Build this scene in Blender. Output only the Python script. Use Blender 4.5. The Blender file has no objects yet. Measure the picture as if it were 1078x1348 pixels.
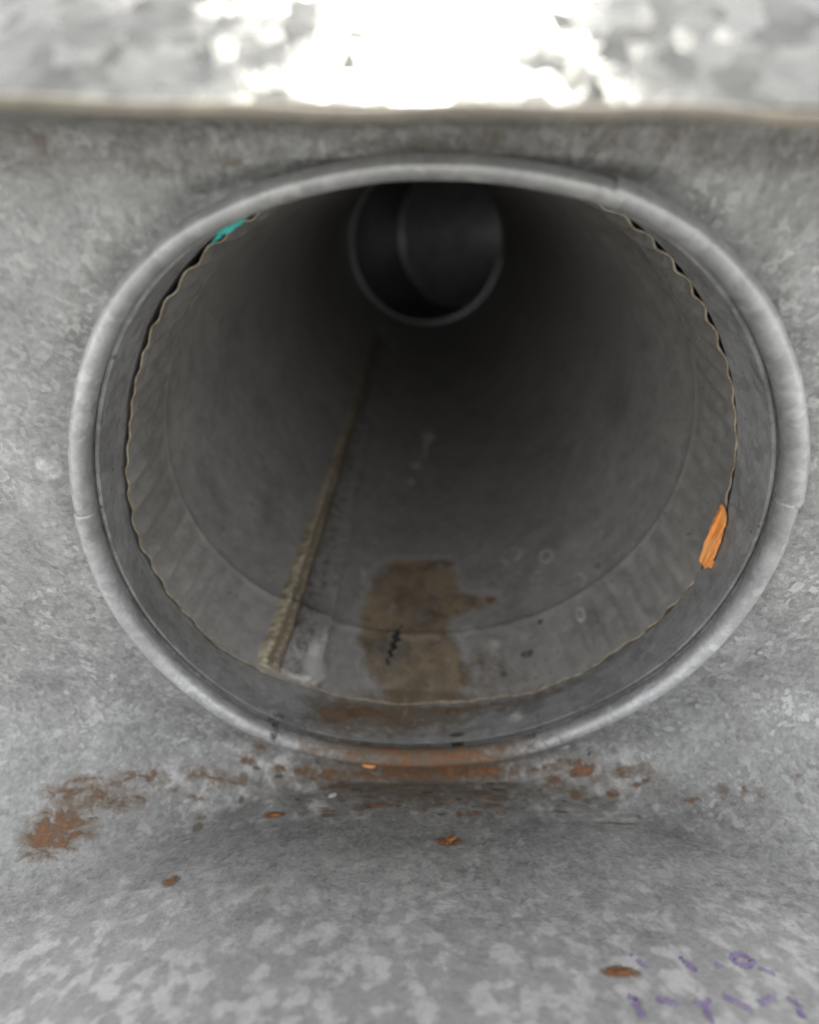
import bpy, bmesh, math, random
import numpy as np
from mathutils import Matrix, Vector

random.seed(7); rng = np.random.default_rng(7)
SC = bpy.context.scene
S = 0.076                       # metres per model unit (the pipe's radius)
R = math.radians

# ------------------------------------------------------------------ camera
def make_camera():
    pitch, yaw, roll = .573, -.021, -.014
    cq, sq, cp, sp, cr, sr = math.cos(yaw), math.sin(yaw), math.cos(pitch), math.sin(pitch), math.cos(roll), math.sin(roll)
    z = Vector((0, 0, 1)); r0 = Vector((cq, -sq, 0)); f0 = Vector((sq, cq, 0))
    fw = f0*cp - z*sp; u1 = f0*sp + z*cp
    right = r0*cr + u1*sr; up = u1*cr - r0*sr
    cd = bpy.data.cameras.new("camera"); co = bpy.data.objects.new("camera", cd)
    SC.collection.objects.link(co)
    m = Matrix((right, up, -fw)).transposed().to_4x4()
    m.translation = Vector((-.034, -1.31, 1.0))*S
    co.matrix_world = m
    cd.sensor_fit = 'HORIZONTAL'; cd.sensor_width = 36; cd.lens = 36*726/1078
    cd.clip_start = .002; cd.clip_end = 100
    cd.dof.use_dof = True
    cd.dof.focus_distance = 1.62*S
    ap = .034*S                                   # aperture diameter
    cd.dof.aperture_fstop = (cd.lens/1000)/ap
    SC.camera = co
make_camera()

# ------------------------------------------------------------------ light
SUN_EL, SUN_AZ = 60, 2.0        # sun stands above and behind the hood
w = bpy.data.worlds.new("World"); SC.world = w; w.use_nodes = True
nt = w.node_tree; nt.nodes.clear()
sky = nt.nodes.new('ShaderNodeTexSky'); sky.sky_type = 'NISHITA'; sky.sun_disc = False
sky.sun_elevation = R(SUN_EL); sky.sun_rotation = R(SUN_AZ)
sky.air_density = 1.0; sky.dust_density = .3; sky.ozone_density = 0.0
bg = nt.nodes.new('ShaderNodeBackground'); bg.inputs[1].default_value = .12
wo = nt.nodes.new('ShaderNodeOutputWorld')
hs = nt.nodes.new('ShaderNodeHueSaturation'); hs.inputs['Saturation'].default_value = .06     # the photograph is balanced for shade
nt.links.new(sky.outputs[0], hs.inputs['Color']); nt.links.new(hs.outputs[0], bg.inputs[0]); nt.links.new(bg.outputs[0], wo.inputs[0])
sl = bpy.data.lights.new("sun", 'SUN'); sl.energy = 2.0; sl.angle = R(.5); sl.color = (1, .96, .9)
so = bpy.data.objects.new("sun", sl); SC.collection.objects.link(so)
sd = Vector((math.sin(R(SUN_AZ))*math.cos(R(SUN_EL)), math.cos(R(SUN_AZ))*math.cos(R(SUN_EL)), math.sin(R(SUN_EL))))
so.rotation_euler = sd.to_track_quat('Z', 'Y').to_euler(); so.location = sd*3
SC.view_settings.view_transform = 'Standard'; SC.view_settings.look = 'None'
SC.view_settings.gamma = 1; SC.view_settings.exposure = 1.95
SC.render.engine = 'CYCLES'
SC.cycles.use_denoising = True
SC.cycles.max_bounces = 9; SC.cycles.diffuse_bounces = 7; SC.cycles.glossy_bounces = 6
SC.cycles.sample_clamp_indirect = 6

# ------------------------------------------------------------------ node helper
class G:
    """small wrapper for writing materials as expressions"""
    def __init__(s, name):
        s.m = bpy.data.materials.new(name); s.m.use_nodes = True
        s.t = s.m.node_tree; s.t.nodes.clear()
        s.out = s.t.nodes.new('ShaderNodeOutputMaterial')
        tc = s.t.nodes.new('ShaderNodeTexCoord')
        v = s.t.nodes.new('ShaderNodeVectorMath'); v.operation = 'SCALE'
        s.t.links.new(tc.outputs['Object'], v.inputs[0]); v.inputs['Scale'].default_value = 1/S
        s.P = v.outputs[0]
    def put(s, sock, v):
        if isinstance(v, (int, float)): sock.default_value = v
        elif isinstance(v, (tuple, list)):
            sock.default_value = tuple(v) + ((1,) if len(v) == 3 and len(sock.default_value) == 4 else ())
        else: s.t.links.new(v, sock)
    def math(s, op, a, b=0, c=0, clamp=False):
        n = s.t.nodes.new('ShaderNodeMath'); n.operation = op; n.use_clamp = clamp
        for i, v in enumerate((a, b, c)): s.put(n.inputs[i], v)
        return n.outputs[0]
    def add(s, a, b): return s.math('ADD', a, b)
    def mul(s, a, b): return s.math('MULTIPLY', a, b)
    def vec(s, op, a, b=(0, 0, 0)):
        n = s.t.nodes.new('ShaderNodeVectorMath'); n.operation = op
        s.put(n.inputs[0], a); s.put(n.inputs[1], b); return n.outputs[0]
    def noise(s, scale, detail=3, rough=.55, P=None, dist=0, col=False):
        n = s.t.nodes.new('ShaderNodeTexNoise'); s.put(n.inputs['Vector'], P or s.P)
        n.inputs['Scale'].default_value = scale; n.inputs['Detail'].default_value = detail
        n.inputs['Roughness'].default_value = rough; n.inputs['Distortion'].default_value = dist
        return n.outputs['Color' if col else 'Fac']
    def voro(s, scale, P=None, feature='F1', out='Color'):
        n = s.t.nodes.new('ShaderNodeTexVoronoi'); s.put(n.inputs['Vector'], P or s.P)
        n.feature = feature; n.inputs['Scale'].default_value = scale
        return n.outputs[out]
    def chan(s, c, i):
        n = s.t.nodes.new('ShaderNodeSeparateColor'); s.put(n.inputs[0], c); return n.outputs[i]
    def step(s, v, lo, hi, a=0, b=1):
        n = s.t.nodes.new('ShaderNodeMapRange'); n.interpolation_type = 'SMOOTHSTEP'
        s.put(n.inputs['Value'], v); n.inputs['From Min'].default_value = lo; n.inputs['From Max'].default_value = hi
        n.inputs['To Min'].default_value = a; n.inputs['To Max'].default_value = b
        return n.outputs[0]
    def lin(s, v, lo, hi, a=0, b=1):
        n = s.t.nodes.new('ShaderNodeMapRange'); s.put(n.inputs['Value'], v)
        n.inputs['From Min'].default_value = lo; n.inputs['From Max'].default_value = hi
        n.inputs['To Min'].default_value = a; n.inputs['To Max'].default_value = b
        return n.outputs[0]
    def mix(s, f, a, b):
        n = s.t.nodes.new('ShaderNodeMix'); n.data_type = 'RGBA'
        s.put(n.inputs[0], f); s.put(n.inputs[6], a); s.put(n.inputs[7], b); return n.outputs[2]
    def mixf(s, f, a, b):
        n = s.t.nodes.new('ShaderNodeMix'); n.data_type = 'FLOAT'
        s.put(n.inputs[0], f); s.put(n.inputs[2], a); s.put(n.inputs[3], b); return n.outputs[0]
    def attr(s, name):
        n = s.t.nodes.new('ShaderNodeAttribute'); n.attribute_name = name; return n.outputs['Fac']
    def warp(s, P, scale, amt, detail=2):
        c = s.noise(scale, detail, P=P, col=True)
        d = s.vec('SUBTRACT', c, (.5, .5, .5))
        return s.vec('ADD', P, s.vec('MULTIPLY', d, (amt, amt, amt)))
    def bump(s, h, dist, strength=1, normal=None):
        n = s.t.nodes.new('ShaderNodeBump'); n.inputs['Strength'].default_value = strength
        n.inputs['Distance'].default_value = dist*S; s.put(n.inputs['Height'], h)
        if normal is not None: s.put(n.inputs['Normal'], normal)
        return n.outputs[0]
    def finish(s, col, metal, rough, normal=None, spec=.5):
        b = s.t.nodes.new('ShaderNodeBsdfPrincipled')
        s.put(b.inputs['Base Color'], col); s.put(b.inputs['Metallic'], metal); s.put(b.inputs['Roughness'], rough)
        b.inputs['Specular IOR Level'].default_value = spec
        if normal is not None: s.put(b.inputs['Normal'], normal)
        s.t.links.new(b.outputs[0], s.out.inputs[0]); return s.m

def galv(name, base=.30, tint=(1, 1, 1), flake=.5, cell=20, stretch=(1, 1, 1), metal=.75, rough=.5, facet=.05,
         oxide=.0, oxide_scale=6, grime=.25, contrast=1.0, spangle_rough=.12, specks=0, bump=1.0, fine_amt=.35, pale=.36, marks=()):
    """weathered zinc coated sheet; marks: the per-vertex wear and painted-light maps the mesh carries"""
    g = G(name)
    P = g.vec('MULTIPLY', g.P, stretch)
    Pw = g.warp(P, 14, .06)
    big = g.noise(2.3, 4, .6, P)
    mid = g.noise(13, 5, .6, Pw)
    fine = g.noise(70, 4, .6, P)
    vc = g.voro(cell, Pw); v1 = g.chan(vc, 0); v2 = g.chan(vc, 1)
    vf = g.chan(g.voro(cell*2.3, g.warp(P, 30, .04)), 0)
    # overall value: large clouds, streaky mottling, crystal to crystal tone, fine grain
    val = g.add(1.0, g.mul(g.add(big, -.5), .5*contrast))
    val = g.add(val, g.mul(g.add(mid, -.5), .7*contrast))
    val = g.add(val, g.mul(g.add(v2, -.5), .22*contrast))
    val = g.add(val, g.mul(g.add(fine, -.5), fine_amt*contrast))
    lum = g.mul(val, base)
    grade = g.attr('grade') if 'grade' in marks else 0.0          # towards the front: chalkier, with brighter daylight painted into the base
    if 'grade' in marks: lum = g.mul(lum, g.add(1.0, g.mul(grade, .8)))
    cn = g.t.nodes.new('ShaderNodeCombineColor')
    for i in range(3): g.put(cn.inputs[i], g.mul(lum, tint[i]))
    col = cn.outputs[0]
    # bright crystals: a few whole cells and many small ones, clustered by a soft noise
    cl = g.step(g.noise(4.5, 2, .5, P), .42, .68)
    f1 = g.mul(g.step(g.add(v1, g.mul(g.add(fine, -.5), .35)), .83, .90), g.add(.35, g.mul(cl, .65)))
    f2 = g.mul(g.step(g.add(vf, g.mul(g.add(fine, -.5), .3)), .84, .9), cl)
    fl = g.math('MAXIMUM', f1, g.mul(f2, .7))
    col = g.mix(g.mul(fl, flake), col, (base*2.1*tint[0], base*2.15*tint[1], base*2.1*tint[2]))
    met = metal
    rgh = g.add(rough, g.mul(g.add(v2, -.5), spangle_rough))
    rgh = g.add(rgh, g.mul(g.add(mid, -.5), .15))
    # grey-brown grime in the large clouds
    gm = g.mul(g.step(g.noise(3.1, 5, .65, P), .48, .75), grime)
    col = g.mix(gm, col, (.11, .10, .09))
    ht = g.add(g.mul(mid, .5), g.mul(fine, .3))
    if oxide or 'white' in marks:
        on = g.noise(oxide_scale, 6, .68, g.warp(P, 5, .15))
        ob = g.noise(oxide_scale*4, 3, .6, P)
        src = g.add(g.mul(on, .75), g.mul(ob, .25))
        if 'white' in marks: src = g.add(src, g.mul(g.attr('white'), .55))
        if 'grade' in marks: src = g.add(src, g.mul(grade, .19))
        lvl = .62 - .22*oxide
        om = g.mul(g.step(src, lvl-.02, lvl+.30), g.add(.72, g.mul(grade, -.18)))
        col = g.mix(om, col, g.mix(g.step(g.noise(oxide_scale*1.7, 3, .5, P), .45, .62), (pale, pale*.995, pale*.97), (.76, .755, .74)))
        met = g.mixf(om, met, 0.1); rgh = g.mixf(om, rgh, .75)
        ht = g.add(ht, g.mul(om, .5))
    if 'film' in marks:                                   # dried water film, brown, with its own outline
        e = g.add(g.attr('film'), g.mul(g.add(g.noise(12, 6, .68), -.5), .15))
        fm = g.mul(g.step(e, -.03, .035), g.add(.72, g.mul(g.step(g.noise(8, 5, .7), .3, .6), .28)))
        rim = g.mul(g.step(e, -.05, -.01), g.step(e, .05, .0))
        streak = g.add(g.mul(g.noise(6, 6, .72, g.vec('MULTIPLY', g.warp(g.P, 5, .2), (1.0, 1.3, 1.0))), .6), g.mul(g.noise(3.2, 3, .6), .4))
        fc = g.mix(g.step(streak, .34, .62), (.085, .058, .034), (.34, .25, .15))
        fc = g.mix(g.mul(g.step(g.noise(7, 4), .5, .75), .5), fc, (.115, .11, .085))
        col = g.mix(g.mul(rim, .6), col, (.40, .41, .41))
        col = g.mix(g.mul(fm, .88), col, fc)
        met = g.mixf(fm, met, .15); rgh = g.mixf(fm, rgh, .5)
        ht = g.add(ht, g.mul(fm, .5))
    if 'brown' in marks:                                  # soft brown soiling, and shade painted under the roof lip
        bm = g.step(g.add(g.attr('brown'), g.mul(g.add(g.noise(18, 5, .7, Pw), -.5), 1.1)), .35, .8)
        bc = g.mix(g.noise(40, 3), (.075, .055, .035), (.20, .15, .09))
        col = g.mix(g.mul(bm, .8), col, bc); met = g.mixf(bm, met, .1); rgh = g.mixf(bm, rgh, .7)
        ht = g.add(ht, g.mul(bm, .4))
    if 'dirt' in marks:                                   # dark specks and grime, and shade painted behind the slit
        dm = g.step(g.add(g.attr('dirt'), g.mul(g.add(g.noise(24, 4, .7, Pw), -.5), 1.0)), .45, .75)
        col = g.mix(g.mul(dm, .8), col, (.035, .028, .022)); met = g.mixf(dm, met, .1); rgh = g.mixf(dm, rgh, .8)
    if 'rust' in marks:
        rn = g.noise(17, 6, .72, g.vec('MULTIPLY', g.warp(g.P, 8, .10), (1, 1.8, 1.3)))
        rv = g.add(g.attr('rust'), g.mul(g.add(rn, -.5), 2.3))
        rm = g.step(rv, .48, .86)
        rh = g.mul(g.step(rv, .05, .6), g.step(g.attr('rust'), .03, .3))
        col = g.mix(g.mul(rh, .7), col, (.17, .12, .075)); met = g.mixf(rh, met, .1)
        rc = g.mix(g.noise(55, 4, .7), (.09, .042, .024), (.42, .19, .075))
        col = g.mix(g.mul(rm, .88), col, rc); met = g.mixf(rm, met, 0); rgh = g.mixf(rm, rgh, .85)
        ht = g.add(ht, g.mul(rm, 1.2))
    if specks:                                            # faint scratches along the sheet
        sn = g.noise(1.0, 3, .6, g.vec('MULTIPLY', g.warp(g.P, 3, .05), (55, 2.2, 55)))
        col = g.mix(g.mul(g.step(sn, .66, .72), .28), col, (.40, .40, .38))
    if specks:                                            # tiny pale and dark flecks
        for sc_, lo, c_ in ((26, .93, (.42, .42, .40)), (34, .94, (.04, .035, .03)), (15, .95, (.36, .36, .35))):
            Ps = g.vec('ADD', g.warp(P, 40, .03), (sc_, 0, 0))
            sm = g.mul(g.step(g.chan(g.voro(sc_, Ps), 1), lo, lo+.005), g.step(g.voro(sc_, Ps, out='Distance'), .12, .30, 1, 0))
            col = g.mix(g.mul(sm, .6), col, c_)
    # crystal facets tilt the surface a little, grain roughens it
    geo = g.t.nodes.new('ShaderNodeNewGeometry')
    d = g.vec('MULTIPLY', g.vec('SUBTRACT', vc, (.5, .5, .5)), (facet, facet, facet))
    nrm = g.vec('NORMALIZE', g.vec('ADD', geo.outputs['Normal'], d))
    nrm = g.bump(ht, .010, .6*bump, nrm)
    return g.finish(col, met, rgh, nrm)

M = {}
M['wall'] = M['ramp'] = galv('zinc_sheet', base=.295, tint=(1, 1, .985), flake=.5, cell=50, fine_amt=.75, facet=.07, metal=.45, rough=.53, oxide=.15, oxide_scale=11, contrast=1.25, marks=('white', 'brown', 'rust', 'dirt', 'grade'))
M['hood'] = galv('zinc_hood', base=.18, tint=(1, 1, .92), flake=.35, cell=25, facet=.21, metal=1.0, rough=.26, spangle_rough=.14, grime=.3, contrast=1.3)
M['hem'] = galv('zinc_hem', base=.19, tint=(1.12, 1, .80), flake=.2, metal=.3, rough=.6, grime=.8)
M['bead'] = galv('zinc_bead', base=.43, flake=.2, cell=40, facet=.02, metal=.5, rough=.47, grime=.35, contrast=.9, bump=.35, marks=('rust', 'brown', 'white', 'dirt'))
M['collar'] = galv('zinc_collar', base=.35, flake=.15, cell=30, facet=.05, metal=.3, rough=.5, grime=.5, contrast=1.3, specks=1, marks=('rust', 'brown', 'white', 'dirt'))
M['pipe'] = galv('zinc_pipe', base=.31, tint=(1.03, .985, .93), flake=.05, cell=30, facet=.02, metal=.2, rough=.45, grime=.4, contrast=.8, specks=1, pale=.55, marks=('film', 'brown', 'white', 'dirt', 'rust'))
M['elbow'] = galv('dark_elbow_metal', base=.26, flake=.1, facet=.02, metal=.45, rough=.38, grime=.5)
M['elbow_shade'] = galv('shaded_elbow_metal', base=.055, flake=.05, facet=.02, metal=.4, rough=.45, grime=.3)  # first gore's shade painted in as a darker copy of the elbow metal
M['elbow_rib'] = galv('lit_rib_metal', base=.40, flake=.1, facet=.02, metal=.8, rough=.4, grime=.1)  # paler metal paints the lit arcs of rim and rib
def simple(name, c1, c2, scale, rough, bumpd=.004, metal=0, spec=.4):
    g = G(name); n = g.noise(scale, 5, .65)
    return g.finish(g.mix(g.step(n, .3, .7), c1, c2), metal, rough, g.bump(g.noise(scale*2, 4), bumpd), spec)
M['edge'] = simple('bare_cut_edge', (.20, .16, .11), (.42, .37, .29), 30, .5, metal=.3)
M['orange'] = simple('orange_paint', (.85, .30, .06), (.92, .42, .14), 25, .6)
M['teal'] = simple('teal_plastic', (.03, .40, .35), (.08, .55, .50), 30, .5)
M['rustflake'] = simple('rust_flake', (.13, .055, .025), (.42, .18, .07), 60, .9, .01)
M['grit'] = simple('pale_grit', (.45, .43, .38), (.62, .60, .56), 60, .9, .01)
M['crust'] = galv('seam_metal', base=.50, tint=(1.14, 1, .74), flake=.1, cell=40, metal=.15, rough=.7, grime=.3, specks=1, marks=('brown', 'dirt', 'white'))
M['ink'] = simple('purple_ink', (.22, .15, .33), (.42, .36, .50), 22, .7)
M['bounce_ground'] = simple('grey_ground', (.18, .18, .17), (.26, .26, .25), .5, .9)

# ------------------------------------------------------------------ mesh helpers
def link(name, me, mat, parent=None, smooth=True):
    o = bpy.data.objects.new(name, me); SC.collection.objects.link(o)
    if mat is not None and not me.materials: me.materials.append(mat)
    if smooth: me.polygons.foreach_set('use_smooth', [True]*len(me.polygons))
    if parent: o.parent = parent
    return o
def mesh(name, V, F):
    me = bpy.data.meshes.new(name); me.from_pydata((np.asarray(V)*S).tolist(), [], [tuple(int(i) for i in f) for f in F]); me.update()
    return me
def grid_faces(nu, nv, wrap=False, flip=False):
    """vertices laid out [u][v]; wrap joins the last u to the first"""
    u = np.arange(nu if wrap else nu-1); v = np.arange(nv-1)
    U, W = np.meshgrid(u, v, indexing='ij'); U2 = (U+1) % nu
    q = np.stack([U*nv+W, U2*nv+W, U2*nv+W+1, U*nv+W+1], -1).reshape(-1, 4)
    return q[:, ::-1] if flip else q
def setattrs(me, **kw):
    for k, v in kw.items():
        a = me.attributes.new(k, 'FLOAT', 'POINT'); a.data.foreach_set('value', np.asarray(v, np.float32))
def thing(name, label, cat, group=None, loc=(0, 0, 0)):
    o = bpy.data.objects.new(name, None); SC.collection.objects.link(o); o.empty_display_size = .02
    o.location = Vector(loc)*S; o['label'] = label; o['category'] = cat
    if group: o['group'] = group
    return o
def tag(o, label, cat, group=None):
    o['label'] = label; o['category'] = cat
    if group: o['group'] = group
    return o
def solidify(o, t, off=-1):
    md = o.modifiers.new('sheet', 'SOLIDIFY'); md.thickness = t*S; md.offset = off
    o.modifiers.new('crisp', 'EDGE_SPLIT').split_angle = R(55)
def sstep(x, a, b):
    t = np.clip((x-a)/(b-a), 0, 1); return t*t*(3-2*t)
def blobs(P, L):
    """soft spots: (centre, radii, strength)"""
    out = np.zeros(len(P))
    for c, r, s in L:
        d = np.sqrt((((P-np.array(c))/np.array(r))**2).sum(1)); out = np.maximum(out, s*(1-sstep(d, .35, 1.25)))
    return out
def fourier(pts, n=2):
    a = np.radians([p[0] for p in pts]); y = np.array([p[1] for p in pts])
    f = lambda t: np.stack([np.ones_like(t)]+[h(k*t) for k in range(1, n+1) for h in (np.cos, np.sin)], -1)
    c = np.linalg.lstsq(f(a), y, rcond=None)[0]
    return lambda t: f(np.asarray(t, float)) @ c

# slightly out-of-round outlines, angle from the bottom of the pipe, + to the right
def outline(pts, sig=7.):
    """closed outline through measured (angle, radius) pairs, gently smoothed"""
    pts = sorted(pts); a = np.array([p[0] for p in pts], float); y = np.array([p[1] for p in pts])
    g = np.arange(-180, 180, 1.); v = np.interp(g, np.concatenate([a-360, a, a+360]), np.tile(y, 3))
    k = np.exp(-.5*(np.arange(-30, 31)/sig)**2); k /= k.sum()
    v = np.convolve(np.concatenate([v[-30:], v, v[:30]]), k, 'valid')
    vv = np.concatenate([v[-4:], v, v[:4]]); gg = np.arange(-184, 184, 1.)
    c = np.fft.rfft(v); c[14:] = 0; v = np.fft.irfft(c, 360)
    n = np.arange(len(c))[:14]
    amp, ph = np.abs(c[:14])/180, np.angle(c[:14]); amp[0] /= 2
    def f(t):
        t = np.asarray(t, float); x = t + math.pi
        return sum(amp[i]*np.cos(i*x+ph[i]) for i in range(14))
    return f
r_bead = outline([(-171, .986), (-166, .993), (-159, .999), (-149, 1.017), (-140, 1.022), (-131, 1.011), (-119, .994), (-105, .985), (-95, .983), (-83, .99), (-70, .997), (-59, .999), (-49, 1.007), (-39, 1.022), (-29, 1.02), (-19, 1.0), (2, .967), (23, .966), (34, .952), (47, .961), (59, .971), (72, .972), (85, .975), (95, .982), (103, .986), (113, .992), (124, .997), (133, 1.0), (142, 1.01), (149, 1.01), (157, 1.001), (164, .99), (171, .983), (180, .98)])
r_crimp = outline([(-159, .98), (-154, .983), (-149, .989), (-143, .989), (-135, .98), (-127, .975), (-117, .967), (-108, .966), (-96, .985), (-87, 1.004), (-78, 1.018), (-68, 1.034), (-58, 1.04), (-47, 1.04), (-38, 1.035), (-20, 1.0), (-1, .972), (25, .998), (40, 1.002), (53, .997), (65, .998), (76, .988), (96, .967), (107, .962), (113, .964), (121, .968), (128, .972), (134, .974), (142, .98), (150, .988), (156, .983), (180, .98)])
r_stop = outline([(-99, .998), (-86, 1.018), (-78, 1.022), (-65, 1.022), (-56, 1.01), (-25, .955), (9, .932), (26, .957), (43, .964), (60, .984), (73, .994), (86, 1.001), (96, .996), (112, .999), (125, 1.003), (136, 1.003), (146, 1.005), (180, .99), (-130, .985)], 10.)
r_far = fourier([(-99, .94), (-70, .915), (-39, .915), (0, .967), (34, 1.04), (64, 1.075), (92, 1.045), (-139, .921), (140, 1.0), (180, .95)], 2)
def r_pipe(t, y):
    ys = [.237, .62, 6.63]
    a, b, c = r_crimp(t), r_stop(t), r_far(t)
    k = np.clip((y-.237)/(.62-.237), 0, 1); k2 = sstep(y, .62, 3.5)
    return np.where(y <= .62, a*(1-k)+b*k, b*(1-k2)+c*k2)
def cyl(t, y, r): return np.stack([r*np.sin(t), y, -r*np.cos(t)], -1)

# ------------------------------------------------------------------ unseen plane below the box, added to bounce sunlight into it
gx = 4000
gm_ = mesh('bounce_ground', [(-gx, -gx, -1.75), (gx, -gx, -1.75), (gx, gx, -1.75), (-gx, gx, -1.75)], [(0, 1, 2, 3)])
go = link('bounce_ground', gm_, M['bounce_ground'], smooth=False); go['kind'] = 'structure'
# ------------------------------------------------------------------ the box
duct_box = thing('duct_box', 'weathered galvanized sheet metal box around the round opening, rusty along its bottom fold', 'duct box')
X = 1.9
SL = .65                                                    # slope of the floor sheet
def z_vert(x): return -1.12 - .10*sstep(-x, .45, 1.15) - .02*sstep(x, .6, 1.2)
ANG = math.atan(SL)
def rho_fold(x): return .045 + .075*sstep(np.abs(x), .3, .62) + .25*sstep(np.abs(x), .55, 1.2)
TLK = 1/math.tan((math.pi/2-ANG)/2)
def z_wall_bottom(x): return z_vert(x) + TLK*rho_fold(x)

# wall with its round hole, from the bead out to a rectangle
NT, NR = 1440, 60
t = np.linspace(-math.pi, math.pi, NT, endpoint=False)
inner = np.stack([(r_bead(t)-.004)*np.sin(t), -(r_bead(t)-.004)*np.cos(t)], -1)
ZT = 1.014; ZB = -1.05
dx, dz = np.sin(t), -np.cos(t)
k = np.minimum(X/np.maximum(np.abs(dx), 1e-6), np.where(dz > 0, ZT/np.maximum(dz, 1e-6), 9))
rs = np.linspace(.9, 2.3, 2801)                              # where each spoke meets the top of the fold
hit = dz[:, None]*rs[None] < z_wall_bottom(dx[:, None]*rs[None])
kl = np.where(hit.any(1), rs[hit.argmax(1)], 99)
low = (kl < k) & (dz < 0)
k = np.where(low, kl, k)
outer = np.stack([dx*k, dz*k], -1)
outer[low, 1] = z_wall_bottom(outer[low, 0])
s = np.linspace(0, 1, NR)**1.25
V2 = inner[:, None]*(1-s)[None, :, None] + outer[:, None]*s[None, :, None]
rr = np.hypot(V2[..., 0], V2[..., 1]) - r_bead(t)[:, None]
# the sheet dips in a shallow gutter round the bead, and is a little wavy
yy = .024*np.exp(-(np.maximum(rr-.025, 0)/.05)**2)*sstep(V2[..., 1]-z_wall_bottom(V2[..., 0]), .0, .25)*sstep(ZT-V2[..., 1], .0, .06) + .012*np.sin(V2[..., 0]*2.1+1)*np.sin(V2[..., 1]*2.6) * (1-np.exp(-(rr/.3)**2))
edge_fade = 1 - sstep(s[None, :], .35, 1)
yy = yy*edge_fade
# small punched dimple left of the opening
dd = np.hypot(V2[..., 0]+1.047, V2[..., 1]-.302)
yy -= .006*np.exp(-(dd/.014)**2) - .004*np.exp(-((dd-.028)/.008)**2)
V = np.stack([V2[..., 0], yy, V2[..., 1]], -1).reshape(-1, 3)
wall_V, wall_F, wall_low = V, grid_faces(NT, NR, True, True), np.where(low)[0]
fl = V.copy(); fl[:, 1] = 0
th = np.arctan2(fl[:, 0], -fl[:, 2]); rad = np.hypot(fl[:, 0], fl[:, 2]); bd = rad - r_bead(th)
low_edge = (1-sstep(fl[:, 2], -1.04, -.90))
ring = np.exp(-((bd-.03)/.012)**2)
wall_at = dict(white=blobs(fl, [((-1.047, 0, .302), (.05, 1, .05), .35), ((-.93, 0, -.93), (.22, 1, .08), .45), ((.98, 0, -.93), (.3, 1, .07), .4), ((1.45, 0, -1.0), (.12, 1, .08), .7), ((-1.1, 0, .5), (.2, 1, .3), .12)]) + .1*low_edge,
         brown=np.maximum(np.maximum(.5*low_edge, .46*sstep(fl[:, 2], .88, 1.0)), .42*ring*(.5+.5*np.sin(th*7+1)*np.sin(th*3))) + blobs(fl, [((-.78, 0, -.86), (.03, 1, .02), .75)]),  # brown on the top strip paints the shade under the roof lip
         rust=blobs(fl, [((-.8, 0, -.93), (.12, 1, .03), .45), ((.06, 0, -1.04), (.35, 1, .03), .5)]), dirt=.3*ring, grade=np.zeros(len(fl)))
# floor sheet: fold plus slope up towards the front
x = outer[wall_low, 0]; NX, NS = len(x), 260
nf = 40; L = 1.24
V = np.zeros((NX, NS, 3)); V[..., 0] = x[:, None]
rf = rho_fold(x); zb = z_wall_bottom(x)
for i in range(nf):                                        # fold arc, starts tangent to the wall
    a = (math.pi/2+ANG)*i/(nf-1)
    V[:, i, 1] = -rf + rf*math.cos(a); V[:, i, 2] = zb - rf*math.sin(a)
yend = -1.045
for i in range(nf, NS):                                    # straight slope up to the front edge
    u = (i-nf+1)/(NS-nf); y_ = V[:, nf-1, 1]*(1-u) + yend*u
    V[:, i, 1] = y_; V[:, i, 2] = z_vert(x) - SL*y_
dent = .012*np.sin(V[..., 0]*3+.5)*np.sin(V[..., 1]*5) * sstep(-V[..., 1], .35, .6)
V[..., 2] += dent
P = V.reshape(-1, 3)
d_wall = (1-sstep(-P[:, 1], .08, .42))*(1-sstep(P[:, 2], -.98, -.80))
front = sstep(-P[:, 1], .55, 1.0)
def on(x, y): return (x, y, z_vert(np.array(x))-SL*y)
def fb(Lst): return blobs(P, [((a, b, -1.12-SL*b-(.08 if a < -.8 else 0)), (c, d, .30), e) for a, b, c, d, e in Lst])
def grow(n, x0, x1, y0, y1, r0, r1, e0, e1, seed):
    q = np.random.default_rng(seed); return [(q.uniform(x0, x1), q.uniform(y0, y1), q.uniform(r0, r1), q.uniform(r0, r1)*.45, q.uniform(e0, e1)) for _ in range(n)]
rust = fb([(-1.26, -.34, .15, .12, .74), (-1.2, -.22, .24, .08, .74), (-1.05, -.16, .20, .05, .66), (-.85, -.11, .16, .04, .66), (-.55, -.256, .05, .02, .85), (-.78, -.53, .03, .03, .7), (.057, -.386, .055, .026, .95),
           (.588, -.055, .07, .025, .85), (.425, -.812, .05, .018, 1.0), (1.12, -.238, .03, .02, .6), (-.45, -.05, .12, .025, .55), (-.35, -.09, .05, .02, .7), (.05, -.02, .45, .035, .72), (-.2, -.03, .3, .02, .58), (.5, -.03, .2, .02, .5), (.93, -.05, .05, .02, .55)]
          + grow(70, -1.35, 1.3, -.26, -.0, .012, .06, .45, .76, 11))
brown = np.maximum(.80*d_wall*(.78+.22*np.sin(P[:, 0]*5+2)), fb([(-.95, -.1, .35, .07, .68), (-.5, -.1, .3, .06, .6), (.35, -.1, .4, .08, .62), (.75, -.09, .25, .05, .6), (-1.2, -.24, .22, .09, .62), (1.0, -.12, .3, .06, .45), (1.1, -.3, .3, .12, .38), (-.05, -.83, .5, .1, .12), (.62, -.17, .1, .03, .6), (-.33, -.12, .08, .03, .6)] + grow(44, -1.3, 1.25, -.3, .0, .02, .10, .5, .82, 12)))
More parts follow.
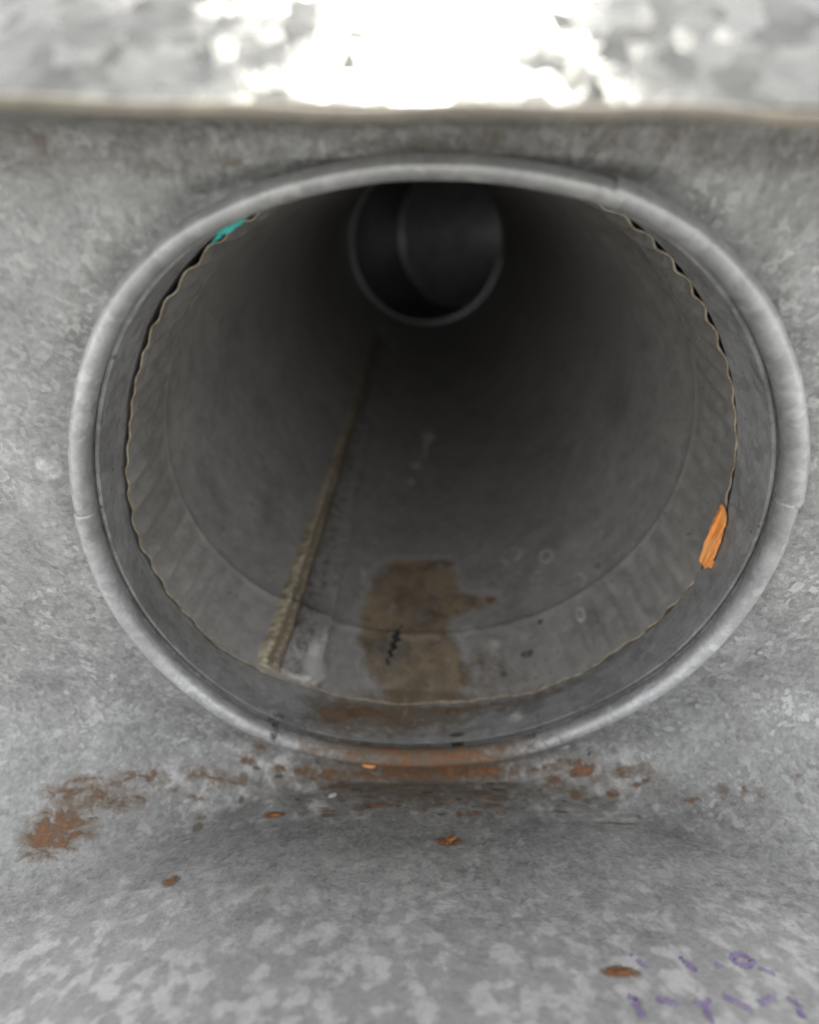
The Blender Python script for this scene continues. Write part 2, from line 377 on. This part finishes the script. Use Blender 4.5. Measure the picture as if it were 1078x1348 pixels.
white = .32*sstep(-P[:, 1], .35, .95) + .42*d_wall + fb([(-1.2, -.14, .5, .08, .3), (1.3, -.0, .4, .1, .5), (-.5, -.25, .2, .08, .2), (.6, -.25, .3, .05, .25), (-.5, -.88, .5, .1, .25), (.6, -.79, .25, .04, .4), (1.1, -.03, .12, .03, .5), (-.9, -.03, .3, .03, .4)])
dirt = fb([(.62, -.16, .15, .015, .5), (.4, -.11, .1, .015, .5), (-.5, -.07, .3, .03, .45), (.85, -.02, .1, .015, .5), (-.1, -.2, .3, .05, .3)] + grow(40, -1.3, 1.25, -.25, -.0, .012, .04, .5, .75, 13))
grade = sstep(-P[:, 1], .12, .8)
n0 = len(wall_V); ids = n0 + np.arange(NX*NS).reshape(NX, NS)
ids[:, 0] = wall_low*NR + NR-1                              # the fold starts on the wall's own lower edge
ff = np.stack([ids[:-1, :-1], ids[:-1, 1:], ids[1:, 1:], ids[1:, :-1]], -1).reshape(-1, 4)
me = mesh('folded_sheet', np.concatenate([wall_V, P]), np.concatenate([wall_F, ff]))
fa = dict(rust=rust, brown=brown, white=white, dirt=dirt, grade=grade)
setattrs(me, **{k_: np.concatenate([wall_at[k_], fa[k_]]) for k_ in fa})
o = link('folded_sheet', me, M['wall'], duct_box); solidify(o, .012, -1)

# roof sheet, from the wall's top to the lip, lip drops slightly to the right
LIPY = -.46
def z_lip(x): return 1.040 - .022*x
nx, nr = 160, 30
x = np.linspace(-X, X, nx); V = np.zeros((nx, nr, 3)); V[..., 0] = x[:, None]
rho = .050
for j in range(10):
    a = math.pi/2*j/9
    V[:, j, 1] = -.003 - rho + rho*math.cos(a); V[:, j, 2] = ZT - .014*(j == 0) + rho*math.sin(a)
for j in range(10, nr):
    u = (j-9)/(nr-10)
    V[:, j, 1] = -rho + u*(LIPY+rho); V[:, j, 2] = (ZT+rho)*(1-u) + (z_lip(x)+.004)*u
me = mesh('roof_panel', V.reshape(-1, 3), grid_faces(nx, nr, False, False))
setattrs(me, white=np.zeros(nx*nr), brown=np.full(nx*nr, .46), rust=np.zeros(nx*nr), dirt=np.full(nx*nr, .1), grade=np.zeros(nx*nr))  # even brown puts the underside's shade into its colour
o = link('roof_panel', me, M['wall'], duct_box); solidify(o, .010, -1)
# rolled hem along the lip
def tube(path, rad, n=10, caps=True, squash=None):
    path = np.asarray(path, float); m = len(path)
    T = np.gradient(path, axis=0); T /= np.linalg.norm(T, axis=1)[:, None]
    up = np.array([0, 0, 1.]); N = np.cross(T, up); bad = np.linalg.norm(N, axis=1) < .05
    N[bad] = np.cross(T[bad], np.array([1., 0, 0])); N /= np.linalg.norm(N, axis=1)[:, None]; B = np.cross(N, T)
    a = np.linspace(0, 2*math.pi, n, endpoint=False); rad = np.broadcast_to(rad, (m,))
    V = path[:, None] + rad[:, None, None]*(N[:, None]*np.cos(a)[None, :, None] + B[:, None]*np.sin(a)[None, :, None])
    F = [(i*n+j, i*n+(j+1) % n, (i+1)*n+(j+1) % n, (i+1)*n+j) for i in range(m-1) for j in range(n)]
    if caps: F += [tuple(range(n))[::-1], tuple((m-1)*n+j for j in range(n))]
    return V.reshape(-1, 3), F
x = np.linspace(-X, X, 120)
jit = .0025*np.sin(x*9)+.002*np.sin(x*23+1)
V, F = tube(np.stack([x, np.full_like(x, LIPY-.006), z_lip(x)+.006+jit], -1), .009)
link('hem', mesh('hem', V, F), M['hem'], duct_box)
# sloping hood sheets above the lip, lapped at a seam
TAU = R(55)
def hood(x0, x1, lift, twist=0):
    nx, nv = 80, 60
    xs = np.linspace(x0, x1, nx); vs = np.linspace(0, 1.3, nv)
    V = np.zeros((nx, nv, 3)); V[..., 0] = xs[:, None]
    wv = .006*np.sin(xs*4+1)[:, None]*np.sin(vs*7)[None] + lift
    tw = twist*(xs-x1)[:, None]
    V[..., 1] = LIPY-.004 + vs[None]*math.sin(TAU) - (wv+tw)*math.cos(TAU)
    V[..., 2] = z_lip(xs)[:, None]+.014 + vs[None]*math.cos(TAU) + (wv+tw)*math.sin(TAU)
    me = mesh('hood_panel', V.reshape(-1, 3), grid_faces(nx, nv))
    o = link('hood_panel', me, M['hood'], duct_box); solidify(o, .010, -1)
hood(-X, -.262, 0, .012); hood(-.27, X, .0012)

# rolled bead: four lengths that lap at small steps
def bead_part(t0, t1, off, rad, seed):
    n = 200; tt = np.linspace(t0, t1, n); m = 20
    a = np.linspace(0, 2*math.pi, m, endpoint=False)
    # two soft ridges in the section
    sec = rad*(1+.07*np.cos(2*a+.6)) - .0030*np.exp(-((a-5.35)/.16)**2)
    wob = .0007*np.sin(tt*11+seed)+.0004*np.sin(tt*29+seed*2)
    r0 = r_bead(tt)+off+wob
    V = np.zeros((n, m, 3)); rr = r0[:, None] + .80*sec[None]*np.cos(a)[None]
    V[..., 0] = rr*np.sin(tt)[:, None]; V[..., 2] = -rr*np.cos(tt)[:, None]
    V[..., 1] = -.022 + (1.25*sec*np.sin(a))[None] + .002*np.sin(tt*5+seed)[:, None]
    F = grid_faces(n, m); F = np.concatenate([F, np.array([(i*m+m-1, (i+1)*m+m-1, (i+1)*m, i*m) for i in range(n-1)])])
    F = [tuple(f) for f in F] + [tuple(range(m)), tuple((n-1)*m+j for j in range(m))[::-1]]
    P = V.reshape(-1, 3); me = mesh('bead', P, F)
    T = np.repeat(tt, m); under = np.tile(np.clip(np.cos(a), -1, 1), n)    # + on the outer side
    bot = np.exp(-((T-.0)/.50)**2)
    rust = bot*(.86+.25*under)
    brown = .78*np.exp(-((T+.05)/.6)**2) + .3*np.clip(under, 0, 1)*(np.abs(T) < 1.3)
    white = .25*np.exp(-((T+.5)/.5)**2)
    dirt = blobs(np.stack([T, T*0, T*0], -1), [((-.62, 0, 0), (.03, 1, 1), .7), ((-.3, 0, 0), (.04, 1, 1), .5), ((.12, 0, 0), (.06, 1, 1), .5), ((.42, 0, 0), (.05, 1, 1), .6)])*np.clip(-under+.3, 0, 1)
    bm = bmesh.new(); bm.from_mesh(me); bmesh.ops.recalc_face_normals(bm, faces=bm.faces); bm.to_mesh(me); bm.free()
    setattrs(me, rust=rust, brown=brown, white=white, dirt=dirt)
    link('bead', me, M['bead'], duct_box)
J1, J2, J3, J4 = R(159.5), R(102), R(30.6), R(-100.4)
bead_part(J2-.004, J1, .004, .0325, 1)
bead_part(J3, J2+.004, -.002, .0300, 2)
bead_part(J4, J3+.01, 0, .0305, 3)
bead_part(J1-2*math.pi-.03, J4+.004, -.001, .0285, 4)

# collar: short sleeve swaged into the wall
NT = 720; t = np.linspace(-math.pi, math.pi, NT, endpoint=False)
ys = np.concatenate([[.052, .052, .030], np.linspace(.030, .26, 26), np.linspace(.28, .82, 18)])
V = np.zeros((NT, len(ys), 3))
def r_collar(t, y):
    k = np.clip((y-.03)/(.237-.03), 0, 1); r = (r_bead(t)-.024)*(1-k)+(r_crimp(t)+.0125-.0075*np.sin(t))*k
    return np.where(y > .237, np.maximum(r, r_pipe(t, y)+.014), r)
for j, y in enumerate(ys):
    Yj = np.full_like(t, y)
    r = r_bead(t)+.05 if j == 0 else r_bead(t)-.014 if j < 3 else r_collar(t, Yj)
    V[:, j] = cyl(t, Yj, r)
P = V.reshape(-1, 3); me = mesh('collar', P, grid_faces(NT, len(ys), True, True))
T = np.repeat(t, len(ys)); Y = P[:, 1]
def tb(T, Y, L): return blobs(np.stack([T, Y, T*0], -1), [((a, b, 0), (c, d, 1), e) for a, b, c, d, e in L])
setattrs(me, rust=tb(T, Y, [(-.25, .18, .25, .05, .62), (-.4, .13, .08, .05, .68), (.1, .21, .35, .03, .5), (-.1, .13, .12, .04, .55)]),
         brown=tb(T, Y, [(-.15, .17, .50, .12, .85), (.35, .2, .45, .06, .6), (-.3, .1, .35, .1, .7), (.05, .1, .3, .08, .55)]) ,
         white=tb(T, Y, [(.35, .1, .08, .05, .5), (.47, .09, .06, .04, .5), (-.62, .12, .12, .08, .35), (-.35, .05, .2, .02, .4), (1.3, .15, .5, .12, .15), (2.2, .15, .5, .12, .2)]),
         dirt=tb(T, Y, [(.12, .06, .05, .02, .8), (-.62, .05, .05, .03, .6), (-.166, .53, .1, .2, 1.2), (2.1, .12, .8, .12, .33), (-2.0, .12, .7, .12, .3)]))  # the dark patch behind the pipe's slit paints the gap's shade
o = link('collar', me, M['collar'], duct_box); o.modifiers.new('crisp', 'EDGE_SPLIT').split_angle = R(50)

# small punch mark rings on the wall by the bead
# ------------------------------------------------------------------ the round pipe
pipe = thing('round_pipe', 'dark round sheet metal pipe with crimped front end and brown water stain', 'pipe')
NC = 66
def crimp_amp(y): return (.0052+.0062*sstep(y, .25, .34))*(1-sstep(y, .44, .61))
def pipe_pt(t, y, extra=0.):
    ph = t*NC + 2.2*np.sin(t*3)+.8*np.sin(t*7+1)
    amp = crimp_amp(y)*(.75+.35*np.sin(t*5+2))*(1-.78*np.exp(-((t+.12)/.42)**2))
    wv = np.sin(ph) + .12*np.sin(2*ph+.5)
    wv = np.where(y > .30, np.sign(wv)*np.abs(wv)**.8, wv)
    r = r_pipe(t, y) + amp*wv + extra
    r = r - .003*np.exp(-((y-.600)/.014)**2) + .010*sstep(y, .615, .623)*(1-sstep(y, .63, 1.2))
    r = r + .0035*np.sin(t*4+y*1.7)*sstep(y, .7, 1.6)
    return cyl(t, y, r)
def front_y(t): return .237 + .006*np.sin(t*9)+.004*np.sin(t*23+1)
NT = 1440; t = np.linspace(-math.pi, math.pi, NT, endpoint=False)
ky = np.concatenate([np.linspace(0, .78, 60), np.linspace(.785, .90, 24), np.linspace(.91, 1, 6), 1+np.linspace(.006, 1, 150)**1.5*14.66])
V = np.zeros((NT, len(ky), 3)); TT = np.zeros((NT, len(ky))); YY = np.zeros_like(TT)
# a torn slit near the bottom: a leaning zigzag line, its two edges pulled apart
sl0, sl1, tc0, tc1 = .378, .672, -.201, -.132
y_of = lambda k: np.where(k <= 1, front_y(t)*(1-np.minimum(k, 1))+.70*np.minimum(k, 1), .70+(k-1)*(6.63-.70)/14.66)
for j, k in enumerate(ky):
    y = y_of(np.full(NT, k)); sh = np.exp(-((t+.166)/.10)**2)
    zc = tc0+(y-sl0)/(sl1-sl0)*(tc1-tc0)+.166
    inside = sstep(y, sl0-.1, sl0)*(1-sstep(y, sl1, sl1+.1))
    TT[:, j] = t + sh*zc*inside
    YY[:, j] = y
c0 = int(np.argmin(abs(t+.166)))
yc = YY[c0]; rows = [j for j in range(len(ky)) if sl0 < yc[j] < sl1]
yr = np.array([yc[j] for j in rows]); zig = .0115*(2*np.abs(((yr-sl0)/.046) % 1*2-1)-1)
u = (yr-sl0)/(sl1-sl0); wid = .019*np.clip(np.sin(np.pi*np.clip(u, 0, 1)**1.6)**.7+.12, 0, 1)*(.35+.9*u)
KN = 24
for q, j in enumerate(rows):
    for c in range(1, KN):
        f_ = 1-c/KN; TT[c0-c, j] += (zig[q]-wid[q])*f_; TT[c0+c, j] += (zig[q]+wid[q])*f_
V = pipe_pt(TT, YY)
base = V.reshape(-1, 3); T_all, Y_all = TT.reshape(-1), YY.reshape(-1)
F = grid_faces(NT, len(ky), True, True)
# move left edge, add right edge copies
nk = len(ky); extra = []; remap = {}
for q, j in enumerate(rows):
    tl = TT[c0, j]+zig[q]-wid[q]; trr = TT[c0, j]+zig[q]+wid[q]
    base[c0*nk+j] = pipe_pt(np.array(tl), np.array(YY[c0, j]), -.001)
    remap[c0*nk+j] = len(base)+len(extra); extra.append(pipe_pt(np.array(trr), np.array(YY[c0, j]), -.006*math.sin(math.pi*u[q])))
Fl = F.tolist()
for f in Fl:
    if any(v in remap for v in f):
        if max(v//nk for v in f) == c0+1:
            for i in range(4): f[i] = remap.get(f[i], f[i])
P = np.concatenate([base, np.array(extra)]); T_all = np.concatenate([T_all, [t[c0]]*len(extra)]); Y_all = np.concatenate([Y_all, [yc[j] for j in rows]])
me = mesh('pipe_wall', P, Fl)
def sdf_poly(T, Y, poly, ts=1.0, ysc=1.0):
    """signed distance, + inside"""
    p = np.stack([T*ts, Y*ysc], -1); poly = np.array(poly)*np.array([ts, ysc])
    n = len(poly); d = np.full(len(p), 1e9); ins = np.zeros(len(p), bool)
    for i in range(n):
        a, b = poly[i], poly[(i+1) % n]; ab = b-a; ap = p-a
        h = np.clip((ap@ab)/(ab@ab), 0, 1); d = np.minimum(d, np.hypot(*(ap-h[:, None]*ab).T))
        c = (a[1] > p[:, 1]) != (b[1] > p[:, 1])
        with np.errstate(all='ignore'):
            xx = (b[0]-a[0])*(p[:, 1]-a[1])/(b[1]-a[1])+a[0]
        ins ^= c & (p[:, 0] < xx)
    return np.where(ins, d, -d)
near = (np.abs(T_all) < 1.2) & (Y_all < 2.0)
film = np.full(len(P), -.5)
poly = [(-.303, 1.03), (-.25, 1.13), (-.179, 1.2), (0, 1.215), (.13, 1.20), (.178, 1.14), (.18, 1.02), (.19, .94), (.24, .88), (.31, .86), (.385, .83), (.39, .78), (.32, .75), (.21, .75), (.15, .70), (.12, .62), (.17, .5), (.2, .35), (.12, .225), (-.11, .225), (-.20, .29), (-.26, .36), (-.33, .46), (-.352, .562), (-.35, .7), (-.33, .837)]
film[near] = sdf_poly(T_all[near], Y_all[near], poly)
def ringm(c, rr, w): 
    d = np.sqrt(((T_all-c[0])/rr[0])**2+((Y_all-c[1])/rr[1])**2); return np.exp(-((d-1)/w)**2)
white = 1.35*np.max([.42*ringm((.505, 1.10), (.055, .06), .22), .45*ringm((.692, .965), (.035, .045), .3), .35*ringm((.613, .855), (.03, .035), .4), .35*ringm((.81, .69), (.03, .04), .4), .3*ringm((.76, .5), (.02, .03), .5),
    tb(T_all, Y_all, [(.04, 2.9, .07, .14, .6), (.02, 2.62, .024, .22, .55), (-.026, 2.5, .03, .06, .5), (-.056, 2.36, .05, .07, .6), (-.10, 2.1, .045, .07, .5), (-.27, 3.8, .04, .1, .4), (-.30, 3.3, .03, .08, .25), (.0, 3.3, .03, .1, .2), (-.55, 5.55, .06, .12, .75), (-.36, 5.3, .06, .12, .75), (-.45, 5.35, .05, .1, .5), (-.54, .34, .09, .11, .55), (-.55, .42, .04, .06, .4), (.3, .9, .1, .06, .2), (-.36, .98, .03, .1, .3), (.2, .62, .06, .06, .3), (.33, .5, .04, .05, .3)])], axis=0)
brown = tb(T_all, Y_all, [(-.05, .26, .4, .07, .75), (.26, .38, .2, .2, .55), (.32, .6, .14, .12, .4), (.352, .81, .035, .03, 1.1), (.25, .85, .06, .03, .5), (.36, .92, .05, .05, .5), (-.45, .27, .5, .05, .35), (.45, .32, .12, .06, .45), (.3, .25, .4, .03, .5), (.05, 3.2, .45, 2.2, .32), (-.6, .7, .16, .4, .25)])
dirt = tb(T_all, Y_all, [(.57, .56, .022, .018, 1.0), (.47, .42, .06, .03, .7), (.36, .44, .02, .05, .55), (.34, .35, .05, .03, .6), (.92, .7, .03, .04, .6), (-.95, .5, .02, .04, .5), (-.72, .5, .015, .05, .6), (-.1, 1.55, .02, .06, .45), (.6, 1.9, .9, 1.0, .12), (-1.0, .75, .25, .12, .3)])
rust = tb(T_all, Y_all, [(.35, .81, .028, .022, 1.0), (-.1, 4.6, .3, 1.2, .18), (.15, .24, .3, .02, .4), (-.48, .26, .06, .03, .4)])
setattrs(me, film=film, white=white, brown=brown, dirt=dirt, rust=rust)
link('pipe_wall', me, M['pipe'], pipe)
# cut front edge: a thin band following the crimp waves
th = np.linspace(-math.pi, math.pi, 1440, endpoint=False); y0 = front_y(th)
rows_ = [pipe_pt(th, y0+.006, -.0004), pipe_pt(th, y0-.0012, -.0004), pipe_pt(th, y0-.0012, .0062), pipe_pt(th, y0+.05, .0066)]
V = np.stack(rows_, 1); me = mesh('cut_edge', V.reshape(-1, 3), grid_faces(1440, 4, True, True))
link('cut_edge', me, M['edge'], pipe)
# seam: a flat raised lock strip and the folded ridge on its left
yy = np.concatenate([np.linspace(.262, 1.2, 70), np.linspace(1.25, 5.1, 90)])
def strip(ta, tb_, h, name, mat, prof, wob=0, seed=0, taper=True):
    n = len(yy); m = len(prof); V = np.zeros((n, m, 3)); r_ = np.random.default_rng(seed)
    nz = np.interp(np.arange(n), np.arange(0, n+4, 4), r_.normal(size=len(np.arange(0, n+4, 4))))
    for j, (u, hh) in enumerate(prof):
        k = (yy-.262)/(5.1-.262)
        tt = (ta[0]+(tb_[0]-ta[0])*u)*(1-k)+(ta[1]+(tb_[1]-ta[1])*u)*k + wob*nz*(1 if u in (0, 1) else .4)
        V[:, j] = pipe_pt(tt, yy, -h*hh*(1+ (6*wob*nz if wob else 0)))
    F = [tuple(f) for f in grid_faces(n, m)] + [tuple(range(m)), tuple((n-1)*m+j for j in range(m))[::-1]]
    me = mesh(name, V.reshape(-1, 3), F)
    bm = bmesh.new(); bm.from_mesh(me); bmesh.ops.recalc_face_normals(bm, faces=bm.faces); bm.to_mesh(me); bm.free()
    if mat is M['crust']:
        P = V.reshape(-1, 3); U_ = np.tile([u for u, _ in prof], n); Y = P[:, 1]; r2 = np.random.default_rng(9)
        setattrs(me, brown=.50+.5*np.exp(-((U_-.5)/.10)**2)+.30*sstep(U_, .55, .8)+.12*r2.normal(size=len(P)), dirt=.55*np.exp(-((U_-.5)/.05)**2)+.45*(U_ > .85), white=.25*r2.random(len(P)))
    if mat is M['pipe']:
        P = V.reshape(-1, 3); Z = np.zeros(len(P)); Y = P[:, 1]
        edge = np.tile([1.0 if u > .9 else 0.0 for u, _ in prof], n)
        setattrs(me, film=Z-.5, white=.5*np.exp(-((Y-.36)/.1)**2)+.05+.55*edge*np.exp(-Y/2.), brown=Z+.30+.2*edge, dirt=Z+.55-.5*edge, rust=Z)
    return link(name, me, mat, pipe)
strip((-.66, -.60), (-.487, -.44), .030, 'seam_strip', M['pipe'], [(0, -.3), (.04, .75), (.5, .7), (.93, .9), (1, -.3)])
strip((-.765, -.648), (-.655, -.595), .034, 'seam_ridge', M['crust'], [(0, -.25), (.12, .45), (.26, .85), (.38, .95), (.46, .62), (.54, .66), (.64, 1), (.78, .95), (.9, .5), (1, -.25)], wob=.005, seed=3)

# ------------------------------------------------------------------ elbow at the far end
elbow = thing('pipe_elbow', 'dark segmented elbow far inside the pipe, turning off to the right', 'elbow')
cen = np.array([.07, 6.55, .02]); RB = 1.45; RAD = .955
def ring_at(phi, rad, extra=0):
    a = np.linspace(-math.pi, math.pi, 120, endpoint=False)
    c = cen + np.array([RB*(1-math.cos(phi)), RB*math.sin(phi), 0])
    ex = np.array([math.cos(phi), -math.sin(phi), 0]); ez = np.array([0, 0, 1.]); ax = np.array([math.sin(phi), math.cos(phi), 0])
    return c + rad*(np.sin(a)[:, None]*ex - np.cos(a)[:, None]*ez) + extra*ax
phis = [0, R(40), R(90)]
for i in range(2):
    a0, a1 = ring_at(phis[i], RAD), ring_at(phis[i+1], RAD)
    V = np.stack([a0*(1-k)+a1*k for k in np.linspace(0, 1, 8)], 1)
    o = link('gore', mesh('gore', V.reshape(-1, 3), grid_faces(120, 8, True, True)), M['elbow_shade' if i == 0 else 'elbow'], elbow); solidify(o, .01, 1)
a0 = ring_at(R(90), RAD); V = np.stack([a0+np.array([k, 0, 0]) for k in np.linspace(0, 6.6, 8)], 1)
o = link('outlet', mesh('outlet', V.reshape(-1, 3), grid_faces(120, 8, True, True)), M['elbow'], elbow); solidify(o, .01, 1)
def ringtube(phi, rad, tr, name, mat):
    c = ring_at(phi, rad); V, F = tube(np.concatenate([c, c[:1]]), tr, 8, False)
    link(name, mesh(name, V, F), mat, elbow)
ringtube(0, .955, .011, 'rim', M['elbow_rib'])
ringtube(R(40), .945, .035, 'rib', M['elbow_rib'])
ringtube(R(90), .945, .035, 'rib', M['elbow_rib'])
# flange closing the step between pipe end and elbow
fo = cyl(np.linspace(-math.pi, math.pi, 120, endpoint=False), np.full(120, 6.60), 1.2); fi = ring_at(0, .95, .06)
link('end_ring', mesh('end_ring', np.stack([fo, fi], 1).reshape(-1, 3), grid_faces(120, 2, True, True)), M['elbow'], elbow)

# ------------------------------------------------------------------ loose scraps and crumbs
def scrap(name, pts, mat, thick, label, cat):
    """flat ragged scrap lying on the curved sheet; pts = (angle, depth, radius)"""
    P = np.array([cyl(np.array(a), np.array(y), np.array(r)) for a, y, r in pts]); c = P.mean(0)
    bm = bmesh.new(); vs = [bm.verts.new(Vector((p-c)*S)) for p in P]; f = bm.faces.new(vs)
    bmesh.ops.triangulate(bm, faces=[f])
    bmesh.ops.subdivide_edges(bm, edges=bm.edges[:], cuts=2, use_grid_fill=True)
    for v in bm.verts: v.co += Vector(rng.normal(size=3)*.0026*S)
    me = bpy.data.meshes.new(name); bm.to_mesh(me); bm.free()
    o = link(name, me, mat, smooth=False); o.location = Vector(c)*S; solidify(o, thick, 0); tag(o, label, cat); return o
scrap('orange_scrap', [(1.60, .236, .962), (1.575, .250, .968), (1.53, .246, .960), (1.49, .252, .962), (1.45, .242, .958), (1.40, .238, .96), (1.372, .222, .962), (1.362, .19, .968), (1.385, .172, .972), (1.43, .180, .97), (1.48, .186, .97), (1.53, .195, .968), (1.575, .205, .966)],
      M['orange'], .006, 'long ragged bright orange scrap stuck on the crimped pipe edge at right', 'paint scrap')
scrap('teal_scrap', [(-2.61, .040, .980), (-2.65, .028, .985), (-2.69, .020, .988), (-2.745, .022, .986), (-2.715, .026, .978), (-2.67, .034, .976), (-2.635, .044, .974)],
      M['teal'], .004, 'thin teal plastic scrap tucked under the bead at upper left', 'plastic scrap')
def lump(name, p, size, mat, label, cat, group=None, seed=0):
    r_ = np.random.default_rng(seed); bm = bmesh.new(); bmesh.ops.create_icosphere(bm, subdivisions=2, radius=1)
    for v in bm.verts: v.co = Vector([v.co[i]*size[i]*S*(1+r_.normal()*.16) for i in range(3)])
    me = bpy.data.meshes.new(name); bm.to_mesh(me); bm.free()
    o = link(name, me, mat, smooth=False); o.location = Vector(p)*S; o.rotation_euler = (-ANG, 0, r_.uniform(-.5, .5)); tag(o, label, cat, group); return o
lump('orange_chip', (-.235, -.048, -.985), (.026, .010, .012), M['orange'], 'flat pale orange chip lying on the rusty bottom of the bead', 'chip', None, 1)
gr = 'grains of pale grit'
lump('grit_grain', (-.362, -.153, -1.012), (.016, .010, .008), M['grit'], 'pale grit grain on the floor sheet below the rusty bead', 'grit', gr, 2)
lump('grit_grain', (-1.52, .0, -1.0), (.010, .010, .010), M['grit'], 'tiny pale grit grain at far left above the fold', 'grit', gr, 3)
gf = 'rust flakes on the floor sheet'
lump('rust_flake', (.057, -.386, -.862), (.034, .016, .006), M['rustflake'], 'red brown rust flake alone in the middle of the floor sheet', 'rust flake', gf, 4)
lump('rust_flake', (.425, -.812, -.586), (.030, .010, .005), M['rustflake'], 'orange rust flake beside the purple handwriting', 'rust flake', gf, 5)
lump('rust_flake', (.588, -.055, -1.075), (.030, .014, .008), M['rustflake'], 'rust flake just right below the bottom of the bead', 'rust flake', gf, 6)
lump('rust_flake', (-.548, -.256, -.955), (.028, .010, .006), M['rustflake'], 'rust flake on the floor sheet left of the pale grit grain', 'rust flake', gf, 7)

# ------------------------------------------------------------------ faded purple handwriting on the floor sheet
strokes = [[(.468, -.767), (.472, -.773)], [(.478, -.781), (.486, -.793), (.497, -.796)], [(.583, -.772), (.592, -.792), (.604, -.808)], [(.656, -.789), (.672, -.794)],
           [(.712, -.790), (.706, -.775), (.724, -.762), (.748, -.765), (.753, -.780), (.736, -.792), (.712, -.790)], [(.757, -.796), (.784, -.808)],
           [(.418, -.866), (.434, -.875), (.423, -.888), (.436, -.908)], [(.478, -.872), (.522, -.880)], [(.558, -.872), (.573, -.886), (.594, -.869)], [(.573, -.886), (.568, -.92)],
           [(.628, -.862), (.658, -.880), (.670, -.893)], [(.698, -.876), (.722, -.866), (.744, -.860)], [(.770, -.860), (.782, -.877), (.768, -.902)]]
zz = lambda x, y: float(z_vert(np.array(x))) - SL*y + .012*math.sin(x*3+.5)*math.sin(y*5) + .0015
V, F = [], []
for st in strokes:
    st = np.array(st); u = np.linspace(0, len(st)-1, 6*(len(st)-1)+1)
    px, py = np.interp(u, range(len(st)), st[:, 0]), np.interp(u, range(len(st)), st[:, 1])
    tx, ty = np.gradient(px), np.gradient(py); l = np.hypot(tx, ty)+1e-9; wd = .0068*(1+.4*rng.normal(size=len(u)).clip(-1, 1))
    b = len(V)
    for i in range(len(u)):
        for s_ in (-1, 1):
            X_, Y_ = px[i]-s_*ty[i]/l[i]*wd[i], py[i]+s_*tx[i]/l[i]*wd[i]; V.append((X_, Y_, zz(X_, Y_)))
    F += [(b+2*i, b+2*i+2, b+2*i+3, b+2*i+1) for i in range(len(u)-1)]
link('handwriting', mesh('handwriting', V, F), M['ink'], duct_box)
